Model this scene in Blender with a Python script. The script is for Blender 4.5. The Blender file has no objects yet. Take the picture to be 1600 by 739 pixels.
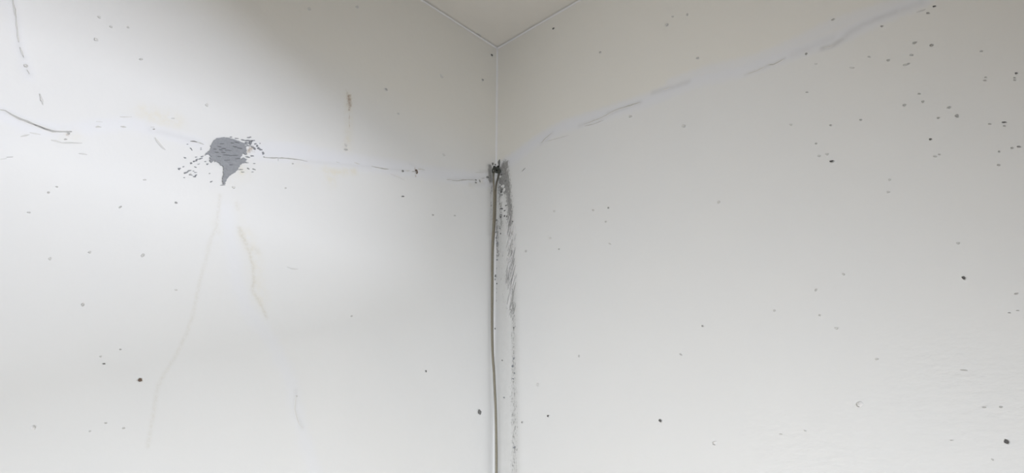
import bpy, bmesh, math, random
import numpy as np
from mathutils import Matrix, Vector, noise
from mathutils.geometry import delaunay_2d_cdt

scene = bpy.context.scene
COL = scene.collection

# ------------------------------------------------------------------ camera
cam_data = bpy.data.cameras.new('camera')
cam_data.sensor_width = 36.0
cam_data.lens = 36.0 * 1100.0 / 1600.0
cam_data.clip_start = 0.02
cam = bpy.data.objects.new('camera', cam_data)
COL.objects.link(cam)
cam.matrix_world = Matrix((
    (-0.684011095, 0.265669744, 0.679373542, 1.30689307),
    (0.729471605, 0.249113264, 0.637035132, 1.28851751),
    (0.0, 0.931322806, -0.364194771, 1.55),
    (0, 0, 0, 1)))
scene.camera = cam

# ------------------------------------------------------------------ world, lights, exposure
WORLD_COL, WORLD_STR = (1.0, 0.86, 0.45), 0.065
LAMP_COL, LAMP_W = (0.895, 0.942, 1.0), 97.2
SLOT_COL, SLOT_W = (0.875, 0.907, 1.0), 228.0
WIN_COL, WIN_W = (0.985, 0.995, 1.0), 17.0
world = bpy.data.worlds.new('room_glow')
scene.world = world
world.use_nodes = True
world.node_tree.nodes['Background'].inputs['Color'].default_value = (*WORLD_COL, 1)
world.node_tree.nodes['Background'].inputs['Strength'].default_value = WORLD_STR
scene.view_settings.view_transform = 'Standard'
scene.view_settings.look = 'None'
scene.view_settings.gamma = 1.0
scene.view_settings.use_curve_mapping = False
scene.view_settings.exposure = 0.0


def area_light(name, centre, normal, across, w, h, power, colour):
    ld = bpy.data.lights.new(name, 'AREA')
    ld.shape = 'RECTANGLE'
    ld.size, ld.size_y = w, h
    ld.energy = power
    ld.color = colour
    ob = bpy.data.objects.new(name, ld)
    n = Vector(normal).normalized()
    a = Vector(across).normalized()
    zax = -n
    yax = zax.cross(a)
    ob.matrix_world = Matrix(((a.x, yax.x, zax.x, centre[0]), (a.y, yax.y, zax.y, centre[1]),
                              (a.z, yax.z, zax.z, centre[2]), (0, 0, 0, 1)))
    COL.objects.link(ob)
    return ob


# added flood lamp, unseen behind the viewer, shaped to cast the corner shadow
LAMP_AT = Vector((1.702, 1.748, 0.844))         # middle of the shade's mouth
LAMP_YAW, LAMP_PITCH = -2.297, -0.37
LAMP_SIZE, LAMP_DEPTH = (0.517, 1.124), 0.332
LAMP_N = Vector((math.cos(LAMP_YAW) * math.cos(LAMP_PITCH), math.sin(LAMP_YAW) * math.cos(LAMP_PITCH), math.sin(LAMP_PITCH)))
LAMP_A = Vector((-math.sin(LAMP_YAW), math.cos(LAMP_YAW), 0))
area_light('added_flood_light', LAMP_AT - LAMP_N * LAMP_DEPTH, LAMP_N, LAMP_A, LAMP_SIZE[0], LAMP_SIZE[1], LAMP_W, LAMP_COL)
# added slot light in the right wall, out of view, sized for the brightness
SLOT_Y0, SLOT_Y1, SLOT_Z0, SLOT_Z1, SLOT_D = 1.316, 5.028, 2.098, 2.300, 0.563
area_light('added_slot_light', (-SLOT_D + 0.004, (SLOT_Y0 + SLOT_Y1) / 2, (SLOT_Z0 + SLOT_Z1) / 2), (1, 0, 0), (0, 1, 0),
           SLOT_Y1 - SLOT_Y0, SLOT_Z1 - SLOT_Z0, SLOT_W, SLOT_COL)
# added window light high in the left wall, out of view, brightens the right wall
WIN_X0, WIN_X1, WIN_Z0, WIN_Z1, WIN_D = 1.320, 2.908, 2.390, 2.89, 0.087
area_light('added_window_light', ((WIN_X0 + WIN_X1) / 2, -WIN_D + 0.004, (WIN_Z0 + WIN_Z1) / 2), (0, 1, 0), (1, 0, 0),
           WIN_X1 - WIN_X0, WIN_Z1 - WIN_Z0, WIN_W, WIN_COL)

# ------------------------------------------------------------------ measured layout, metres
# left wall: (x, z) on the plane y = 0; right wall: (y, z) on the plane x = 0
CRACKS_LEFT = [[[[1.1529,2.1598],[1.1462,2.1616],[1.1363,2.1575],[1.1249,2.1552],[1.1119,2.1548],[1.0985,2.1532],[1.0868,2.1519],[1.0756,2.1529],[1.0637,2.1567],[1.0555,2.1601]],0.0018,0.55],[[[1.1135,2.1535],[1.0985,2.1532],[1.085,2.1521],[1.0737,2.1534]],0.00105,0.9],[[[1.1804,2.3648],[1.174,2.3485],[1.1689,2.3341]],0.00123,0.4],[[[1.1689,2.3341],[1.162,2.3115],[1.1557,2.2914]],0.00095,0.25],[[[1.152,2.2829],[1.1475,2.275],[1.1429,2.267]],0.00114,0.3],[[[1.1339,2.2472],[1.1287,2.2408]],0.00114,0.25],[[[1.1072,2.2117],[1.1015,2.2029],[1.0987,2.1941]],0.00114,0.25],[[[1.1164,2.125],[1.1101,2.1294],[1.1055,2.1337]],0.00123,0.35],[[[1.1062,2.1371],[1.0982,2.1386],[1.0909,2.1398]],0.00114,0.25],[[[1.074,2.1363],[1.0664,2.1369],[1.0596,2.1372]],0.00143,0.3],[[[1.0595,2.1366],[1.0458,2.142],[1.029,2.1483]],0.00085,0.4],[[[1.0618,2.1568],[1.049,2.1622]],0.00143,0.6],[[[1.015,2.1861],[1.0113,2.1889],[1.0062,2.1898]],0.00152,0.4],[[[1.0161,2.1973],[1.0062,2.2003]],0.00095,0.2],[[[0.9811,2.2218],[0.9616,2.2304]],0.00076,0.25],[[[0.9766,2.2037],[0.9712,2.2046],[0.9671,2.2064]],0.00133,0.4],[[[0.9271,2.2234],[0.9205,2.2262]],0.00123,0.35],[[[0.9158,2.2061],[0.9045,2.1957],[0.8938,2.189]],0.00095,0.2],[[[0.8521,2.2237],[0.845,2.2266],[0.8387,2.227]],0.00152,0.9],[[[0.8387,2.227],[0.8324,2.2274],[0.8259,2.2272]],0.00095,0.55],[[[0.7011,2.2466],[0.6827,2.2522],[0.6597,2.2607],[0.6374,2.2672],[0.6176,2.2723],[0.5988,2.2755]],0.00105,0.62],[[[0.6684,2.2576],[0.6667,2.2506]],0.00085,0.4],[[[0.5266,2.302],[0.5179,2.302]],0.00114,0.4],[[[0.4788,2.3184],[0.4625,2.3194]],0.00095,0.3],[[[0.4297,2.3266],[0.411,2.33],[0.392,2.3336],[0.3786,2.3376]],0.00123,0.6],[[[0.3274,2.352],[0.3133,2.3572]],0.00123,0.35],[[[0.3071,2.3571],[0.2927,2.3623]],0.00105,0.75],[[[0.289,2.3707],[0.2765,2.3753],[0.2637,2.3772]],0.00105,0.4],[[[0.1901,2.3757],[0.172,2.3821]],0.00095,0.45],[[[0.1719,2.3802],[0.1534,2.3848],[0.1325,2.3952],[0.1086,2.4046],[0.0793,2.413]],0.00105,0.6],[[[0.0595,2.426],[0.0469,2.4315]],0.00095,0.6],[[[0.0498,2.4487],[0.0849,2.4349]],0.00076,0.2],[[[0.3719,2.3269],[0.348,2.3267],[0.3276,2.3251]],0.00095,0.15],[[[0.5638,1.7672],[0.5632,1.751],[0.563,1.7385],[0.5551,1.7207],[0.5495,1.7101],[0.5403,1.7046]],0.00095,0.18],[[[0.6168,2.0237],[0.6062,2.0221],[0.59,2.0247]],0.00085,0.3],[[[1.1269,2.0831],[1.1188,2.0868]],0.00095,0.6],[[[1.1342,2.0768],[1.1264,2.081]],0.00076,0.2],[[[1.0299,2.1278],[1.0173,2.1302]],0.00085,0.3]]
CRACKS_RIGHT = [[[[0.1011,2.4343],[0.1083,2.4378],[0.1156,2.4412]],0.00152,0.75],[[[0.1744,2.4967],[0.1909,2.5064],[0.2141,2.5134]],0.00152,0.45],[[[0.1883,2.4954],[0.2292,2.4897],[0.2733,2.4835]],0.00105,0.3],[[[0.3211,2.4965],[0.3483,2.4951],[0.379,2.494],[0.3993,2.4951],[0.4252,2.4974],[0.4485,2.4951]],0.00123,0.38],[[[0.3251,2.4901],[0.3581,2.4845],[0.3865,2.4834]],0.00114,0.4],[[[0.3994,2.4969],[0.4292,2.4976],[0.4675,2.4926],[0.4974,2.489]],0.00152,0.5],[[[0.5616,2.4953],[0.5809,2.4939]],0.00114,0.25],[[[0.7707,2.4431],[0.7926,2.4411],[0.8117,2.4435]],0.00123,0.3],[[[0.8174,2.4432],[0.8298,2.4397],[0.844,2.441],[0.854,2.4426]],0.00171,0.45],[[[0.9349,2.4295],[0.9472,2.4264],[0.9537,2.4277]],0.00114,0.3],[[[1.1049,2.4232],[1.12,2.4222]],0.00114,0.3],[[[1.0487,1.7596],[1.0519,1.7582]],0.00133,0.4]]
PITS_LEFT = [[1.0476,2.356,0.0028,0.0026,2.63,0.25],[1.0299,2.3946,0.0023,0.002,2.62,0.2],[1.002,2.409,0.0018,0.002,2.62,0.25],[0.9684,2.3538,0.003,0.002,2.66,0.35],[1.0516,2.4038,0.0023,0.002,2.61,0.2],[1.1371,2.2533,0.0029,0.003,2.67,0.35],[0.8565,2.091,0.0029,0.0019,-3.07,0.75],[0.9478,2.0531,0.0029,0.0015,2.21,0.5],[1.0777,2.0018,0.0022,0.0011,2.82,0.3],[1.0582,2.0438,0.0014,0.0016,2.81,0.45],[1.0488,2.0576,0.0014,0.0011,2.81,0.2],[0.8955,1.9759,0.0022,0.0035,-2.64,0.4],[0.979,1.9597,0.002,0.0017,2.88,0.25],[1.0331,1.9341,0.0018,0.0021,2.89,0.25],[0.9716,1.8692,0.0019,0.0026,2.93,0.45],[0.9213,1.7782,0.0024,0.0011,3.0,0.85],[0.9006,1.8055,0.0015,0.0011,2.98,0.35],[0.9284,1.7894,0.0015,0.0011,3.0,0.3],[0.8714,1.6787,0.002,0.0013,3.06,0.45],[0.9001,1.6846,0.0019,0.001,3.06,0.35],[0.921,1.6699,0.0014,0.001,3.07,0.25],[0.2313,1.8595,0.0025,0.0026,3.02,0.8],[0.2311,2.2607,0.0034,0.0022,2.84,0.5],[0.1563,2.2822,0.0036,0.0023,2.84,0.4],[0.3305,2.28,0.0047,0.0017,2.83,0.85],[0.633,2.2571,0.0024,0.0015,2.78,0.5],[0.642,2.1954,0.0019,0.0018,2.82,0.35],[0.4496,1.9509,0.0025,0.0022,2.96,0.4],[0.025,2.8594,0.0047,0.0035,2.65,0.9],[0.0614,2.7523,0.0044,0.0033,2.69,0.75],[0.4041,2.5555,0.0032,0.0046,1.82,0.5],[0.361,2.5029,0.0033,0.0023,2.73,0.4],[0.6408,2.6678,0.0042,0.0035,1.87,0.25],[0.5113,2.7511,0.0043,0.0029,2.61,0.2],[0.2211,2.6867,0.0038,0.0052,2.0,0.2],[0.2026,2.4458,0.0026,0.0048,1.71,0.25],[0.5621,1.7649,0.0021,0.0016,3.02,0.45],[0.9209,2.2218,0.0024,0.001,2.73,0.3],[0.8914,2.2583,0.0031,0.001,2.73,0.3],[0.8409,2.1569,0.0019,0.0013,2.79,0.2],[0.0668,2.4154,0.0026,0.004,2.81,0.7],[0.0818,2.4131,0.0039,0.0025,2.8,0.9],[0.0816,2.4053,0.0039,0.0025,2.8,0.75],[0.5056,2.3538,0.0037,0.0033,2.77,0.3],[0.5045,2.3424,0.0055,0.0025,2.77,0.4],[1.1022,2.2014,0.0019,0.0018,2.71,0.25],[0.8335,2.3147,0.0027,0.0028,2.72,0.2],[0.753,2.1586,0.0028,0.002,2.81,0.2],[0.8281,1.9266,0.0023,0.0012,2.92,0.3],[0.918,2.1172,0.0023,0.001,2.81,0.3],[1.05,2.1624,0.0025,0.0012,2.75,0.6],[1.0545,2.1455,0.0024,0.0012,2.76,0.5],[1.0521,2.1577,0.0025,0.0018,2.75,0.5]]
PITS_RIGHT = [[0.2281,2.8518,0.0041,0.0034,-0.49,0.85],[0.3861,2.6913,0.0035,0.003,-0.46,0.5],[0.5886,2.6722,0.0039,0.0037,-0.49,0.4],[0.6456,2.6718,0.002,0.0036,-0.15,0.45],[0.6063,2.6876,0.0029,0.0018,-0.5,0.3],[0.6591,2.5395,0.0036,0.0025,-0.45,0.35],[0.9618,2.4849,0.0036,0.0022,-0.08,0.6],[0.8987,2.4326,0.0024,0.0026,-0.47,0.6],[1.0441,2.4242,0.0024,0.0018,-0.5,0.6],[1.1347,2.4205,0.0031,0.0017,-0.18,0.85],[1.1224,2.4121,0.0028,0.0016,-0.49,0.65],[1.0901,2.3628,0.0031,0.0017,-0.15,0.6],[1.1145,2.3447,0.003,0.002,-0.15,0.65],[1.0805,2.3405,0.0026,0.0016,-0.25,0.4],[1.0412,2.3476,0.0023,0.002,-0.44,0.6],[1.0667,2.3253,0.0032,0.0013,-0.23,0.45],[1.072,2.3248,0.0026,0.0013,0.0,0.45],[1.0111,2.3703,0.0024,0.0014,-0.47,0.35],[0.9135,2.4011,0.0027,0.0015,-0.44,0.3],[0.9773,2.3614,0.0044,0.0014,-0.45,0.2],[1.1836,2.2969,0.0023,0.0012,-0.24,0.55],[1.1795,2.2456,0.0018,0.0012,-0.22,0.6],[1.1774,2.2401,0.0024,0.0012,-0.44,0.55],[1.2215,2.2338,0.0022,0.0015,-0.21,0.85],[1.2172,2.2269,0.0016,0.0012,-0.45,0.55],[1.2164,2.2229,0.0018,0.0012,-0.43,0.55],[1.0776,2.2578,0.0021,0.0013,-0.41,0.45],[1.0805,2.2397,0.002,0.0019,0.03,0.6],[1.0506,2.2451,0.0024,0.0019,-0.19,0.6],[1.1171,2.2122,0.0029,0.0018,-0.07,0.6],[1.1247,2.191,0.0019,0.0024,0.51,0.5],[1.0973,2.199,0.002,0.0015,-0.38,0.6],[0.8866,2.3451,0.0033,0.0015,-0.42,0.5],[0.9741,2.2452,0.0024,0.0016,-0.39,0.6],[0.9194,2.2552,0.0022,0.0017,-0.38,0.6],[0.8863,2.2272,0.0022,0.0017,-0.36,0.6],[0.8882,2.1995,0.0025,0.002,-0.35,0.3],[0.9028,2.1978,0.0025,0.0017,-0.35,0.3],[0.8448,2.2866,0.0027,0.0018,-0.4,0.2],[1.078,2.1633,0.0025,0.0018,-0.04,0.8],[1.0785,2.1294,0.0026,0.0015,-0.55,0.4],[1.0857,2.1305,0.0018,0.0015,-0.35,0.35],[1.1667,2.1587,0.0023,0.0012,-0.38,0.5],[1.1868,2.1537,0.0036,0.0013,-0.38,0.95],[1.1855,2.1476,0.0018,0.0011,-0.38,0.6],[1.1691,2.1056,0.0016,0.0017,-0.36,0.6],[1.1871,2.1055,0.002,0.0016,0.1,0.6],[1.1965,2.1043,0.0026,0.0014,-0.37,0.75],[1.1633,2.0827,0.0023,0.0017,-0.54,0.55],[1.0007,2.11,0.0019,0.0016,-0.32,0.25],[0.9945,2.0877,0.0022,0.0015,-0.31,0.3],[1.1249,2.1921,0.0024,0.0024,0.41,0.5],[0.3856,2.2388,0.0024,0.0021,-0.3,0.65],[0.3394,2.2466,0.0031,0.0022,-0.28,0.4],[0.3759,2.2052,0.0029,0.0025,-0.28,0.4],[0.2281,2.1715,0.0027,0.0022,-0.26,0.5],[0.3837,2.146,0.0015,0.0041,1.06,0.3],[0.1144,2.1949,0.0036,0.0036,-0.24,0.4],[0.1993,2.2097,0.0045,0.0027,-0.26,0.3],[0.6696,2.167,0.003,0.0029,-0.29,0.3],[0.6057,2.379,0.0043,0.0033,-0.38,0.25],[0.4653,2.4623,0.004,0.0027,-0.39,0.3],[0.2143,2.281,0.0034,0.0027,-0.28,0.25],[0.6033,1.9073,0.0022,0.0017,-0.16,0.75],[0.8937,1.9543,0.0023,0.0018,-0.76,0.4],[0.8407,1.9355,0.0015,0.0024,-0.9,0.45],[0.8401,1.8871,0.0017,0.0018,-0.17,0.4],[1.1407,1.8665,0.0025,0.001,0.0,0.5],[1.1253,1.8385,0.0021,0.0008,-0.19,0.7],[1.1365,1.84,0.0024,0.0007,-0.19,0.5],[0.5472,1.8561,0.003,0.0017,-0.61,0.45],[0.2796,1.8906,0.0019,0.0031,-0.13,0.35],[0.1488,1.8392,0.0031,0.0039,-0.11,0.3],[0.0974,1.7535,0.0027,0.0022,-0.08,0.65],[0.6023,1.6719,0.0033,0.0012,-0.29,0.5],[1.0468,1.7594,0.0043,0.0008,-0.22,0.4],[1.084,1.6986,0.002,0.0012,-0.1,0.5],[1.0624,1.7001,0.0025,0.001,-0.08,0.4],[0.7369,1.6821,0.0024,0.0009,-0.06,0.3],[0.7821,1.6851,0.0017,0.0011,-0.06,0.3],[1.0571,1.6234,0.0016,0.0012,-0.67,0.45],[1.0085,1.6544,0.0022,0.0007,-0.05,0.25],[0.9226,1.7945,0.0025,0.0014,-0.14,0.3],[0.7571,1.9118,0.0019,0.0016,-0.19,0.3],[0.8653,1.8582,0.0028,0.0018,-0.16,0.3],[1.0809,1.9663,0.0023,0.0017,-0.24,0.2]]
HOLES_LEFT = [[0.8609,1.7589,0.0031,0.0027,2.83],[0.0541,1.7822,0.0056,0.0063,3.04],[0.2927,2.362,0.0044,0.0054,2.79],[0.3364,2.3478,0.0034,0.0028,2.79],[0.0368,2.4372,0.0049,0.0032,2.8]]
HOLES_RIGHT = [[1.077,1.9063,0.0029,0.0019,-0.82],[1.0805,1.6481,0.0031,0.0026,-0.69],[0.4869,1.726,0.0034,0.0024,-0.38],[0.1817,1.7616,0.003,0.0022,-0.08],[0.909,2.1795,0.0032,0.002,-0.15]]
BLISTERS_LEFT = [[0.9996,1.6696,0.0041,0.0029,2.86]]
BLISTERS_RIGHT = [[0.8816,1.7217,0.0062,0.0054,-0.1],[0.604,1.6748,0.0048,0.0042,-0.06]]
PATCH = [[0.7899,2.2583],[0.7949,2.2553],[0.7998,2.2523],[0.8039,2.2482],[0.8081,2.2434],[0.809,2.2395],[0.81,2.2351],[0.8112,2.232],[0.8133,2.2289],[0.8108,2.2266],[0.8115,2.2228],[0.8129,2.2183],[0.816,2.2129],[0.8185,2.2087],[0.8204,2.205],[0.8163,2.2082],[0.8128,2.21],[0.8072,2.207],[0.81,2.2032],[0.8077,2.2017],[0.8094,2.1965],[0.8056,2.1942],[0.8031,2.1984],[0.7984,2.2023],[0.7994,2.1979],[0.7949,2.2006],[0.789,2.1996],[0.7866,2.1953],[0.7815,2.1958],[0.7794,2.192],[0.7783,2.1865],[0.7781,2.1808],[0.7778,2.1751],[0.7787,2.1686],[0.7785,2.1641],[0.7758,2.1621],[0.7762,2.1592],[0.7726,2.1583],[0.772,2.1627],[0.7704,2.1663],[0.7702,2.1707],[0.7674,2.1763],[0.7633,2.1822],[0.7592,2.1872],[0.755,2.1916],[0.7521,2.1961],[0.7508,2.1997],[0.7501,2.204],[0.7482,2.2087],[0.746,2.2126],[0.7434,2.216],[0.7393,2.2187],[0.7347,2.2214],[0.7388,2.2232],[0.7348,2.2286],[0.7403,2.2289],[0.7436,2.2296],[0.7461,2.2267],[0.748,2.2226],[0.7494,2.2264],[0.7462,2.2317],[0.7461,2.2373],[0.7456,2.2403],[0.7416,2.2376],[0.7377,2.2391],[0.74,2.2425],[0.7384,2.2471],[0.7413,2.2513],[0.7394,2.2574],[0.7445,2.2573],[0.7473,2.2581],[0.7414,2.261],[0.7373,2.2616],[0.7452,2.2624],[0.7501,2.2616],[0.7552,2.2618],[0.7589,2.2627],[0.7624,2.2618],[0.7665,2.2625],[0.7705,2.2619],[0.7748,2.2611],[0.7792,2.2607],[0.7845,2.2593]]
PATCH_STREAKS = [[0.7864,2.233,0.0061,0.0008,2.81],[0.7868,2.2243,0.0054,0.0006,2.86],[0.7797,2.2211,0.0067,0.0007,2.82],[0.7917,2.2418,0.0055,0.0006,2.73],[0.7968,2.2333,0.0046,0.0006,2.86],[0.765,2.2256,0.0098,0.0007,2.72],[0.7619,2.2569,0.006,0.0007,3.02],[0.7658,2.2457,0.0054,0.0006,2.91],[0.7771,2.2328,0.0068,0.0005,2.84],[0.799,2.2195,0.0053,0.0006,2.86],[0.8041,2.225,0.0039,0.0006,2.83],[0.7547,2.2465,0.0054,0.0006,2.91],[0.7712,2.2519,0.0047,0.0006,2.94],[0.7927,2.2279,0.004,0.0005,2.91],[0.776,2.2108,0.0062,0.0005,2.74],[0.7661,2.2039,0.0048,0.0005,2.74],[0.7935,2.2123,0.0046,0.0006,2.82],[0.7555,2.2221,0.0057,0.0006,2.71]]
FLECKS_LEFT = [[0.8452,2.2261,0.0018,0.0008,2.95],[0.8489,2.2092,0.0026,0.0014,-2.81],[0.8299,2.2174,0.0016,0.0008,2.76],[0.8294,2.2143,0.002,0.0007,2.75],[0.8558,2.1861,0.0027,0.0013,2.96],[0.836,2.1955,0.003,0.0007,2.61],[0.8383,2.1848,0.0027,0.0017,2.43],[0.8342,2.188,0.0023,0.0013,2.59],[0.8429,2.1793,0.0022,0.002,2.79],[0.8284,2.1829,0.0027,0.0007,2.46],[0.8627,2.16,0.0037,0.0023,2.3],[0.8557,2.1668,0.0023,0.001,2.46],[0.8438,2.1628,0.0042,0.0012,2.61],[0.8495,2.1562,0.0045,0.0014,2.53],[0.8335,2.1742,0.0027,0.0008,-3.1],[0.8321,2.1634,0.0034,0.0007,2.8],[0.8401,2.155,0.0043,0.0007,2.88],[0.8322,2.1542,0.003,0.0013,2.98],[0.8298,2.158,0.0024,0.0013,2.3],[0.8505,2.1457,0.0018,0.0007,2.8],[0.8123,2.1889,0.0028,0.0017,2.38],[0.8251,2.2006,0.0034,0.0013,2.45],[0.8271,2.1952,0.0048,0.0012,2.53],[0.8338,2.1909,0.0027,0.001,2.61],[0.8167,2.1928,0.002,0.001,2.6],[0.8051,2.171,0.0016,0.0008,2.8],[0.7989,2.155,0.0032,0.0012,2.31],[0.7757,2.1559,0.0053,0.0007,2.8],[0.8563,2.2154,0.0019,0.0008,2.76],[0.8461,2.2069,0.0017,0.0008,-2.94],[0.8467,2.1586,0.0026,0.001,2.44],[0.836,2.1647,0.0019,0.0007,2.79],[0.775,2.2649,0.0028,0.0009,2.75],[0.7633,2.2665,0.0048,0.0007,2.85],[0.7371,2.2797,0.006,0.0015,2.59],[0.7489,2.2687,0.0082,0.0013,2.97],[0.7378,2.2713,0.0099,0.002,2.84],[0.7328,2.2686,0.0056,0.0036,1.89],[0.7404,2.2655,0.0054,0.0015,3.03],[0.7273,2.2762,0.0044,0.0012,2.76],[0.7362,2.2601,0.0086,0.0009,2.81],[0.7262,2.2602,0.0061,0.0018,3.13],[0.7224,2.2582,0.0026,0.0029,-2.95],[0.7223,2.2701,0.0034,0.0015,2.61],[0.718,2.2669,0.0025,0.0036,-2.51],[0.7147,2.2633,0.0029,0.0044,-2.51],[0.7112,2.2617,0.0032,0.0029,-2.73],[0.7072,2.2623,0.0019,0.0019,-2.75],[0.7027,2.2556,0.003,0.0036,2.76],[0.7126,2.275,0.0013,0.0015,-2.28],[0.6998,2.2483,0.002,0.0011,-2.94],[0.7397,2.2402,0.0031,0.0036,2.45],[0.7343,2.2346,0.0047,0.0014,3.04],[0.7252,2.2405,0.0043,0.0014,2.86],[0.7423,2.2243,0.0044,0.0028,2.62],[0.7347,2.2214,0.005,0.0009,2.78],[0.7297,2.2096,0.0033,0.0013,-3.02],[0.7453,2.2015,0.0056,0.0007,2.79],[0.7171,2.2126,0.004,0.0007,3.14],[0.7396,2.1979,0.0042,0.0007,2.79],[0.7195,2.2055,0.0029,0.0007,2.8],[0.7184,2.2254,0.0029,0.0007,2.79]]
FLECKS_CORNER = [[0.0219,2.3985,0.004,0.0051,-0.31],[0.0243,2.4048,0.0033,0.0021,0.55],[0.0232,2.3881,0.0053,0.0015,-0.3],[0.0248,2.345,0.0055,0.0022,-0.52],[0.0198,2.3465,0.0027,0.002,-0.29],[0.0409,2.35,0.0048,0.0016,-0.09],[0.02,2.321,0.0033,0.0034,0.15],[0.0224,2.3261,0.0026,0.002,-0.27],[0.0349,2.3196,0.0026,0.0034,-0.29],[0.0435,2.3161,0.0023,0.0034,0.0],[0.0165,2.287,0.0026,0.001,-0.25],[0.0204,2.2706,0.0022,0.0029,0.18],[0.0655,2.2935,0.0025,0.0029,-0.26],[0.0018,2.1513,0.002,0.0046,-0.23],[0.0003,2.1406,0.002,0.0046,-0.23],[0.007,2.1282,0.0018,0.0027,-0.22],[0.0024,2.0036,0.0019,0.0026,-0.18],[0.0381,2.4264,0.004,0.0015,-0.32],[0.0227,2.4519,0.0047,0.0021,-0.33],[0.036,2.3358,0.0047,0.0019,-0.01],[0.0699,1.9948,0.0023,0.0016,-0.15],[0.029,1.9153,0.0023,0.0017,-0.13],[0.0698,1.9146,0.0022,0.0033,-0.14],[0.0653,1.8956,0.0033,0.0033,-0.14],[0.072,1.8769,0.0023,0.0025,-0.11],[0.0675,1.8629,0.0043,0.0016,-0.5],[0.0364,1.8198,0.0028,0.0024,-0.11],[0.0716,1.6963,0.0041,0.0022,0.2],[0.0075,2.1964,0.0038,0.0018,-0.24],[0.0016,2.2796,0.0026,0.0029,-0.25],[0.003,2.2619,0.0026,0.0029,-0.25],[0.007,2.2455,0.0025,0.0039,-0.26],[0.0037,2.3159,0.0026,0.003,-0.27]]
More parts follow.
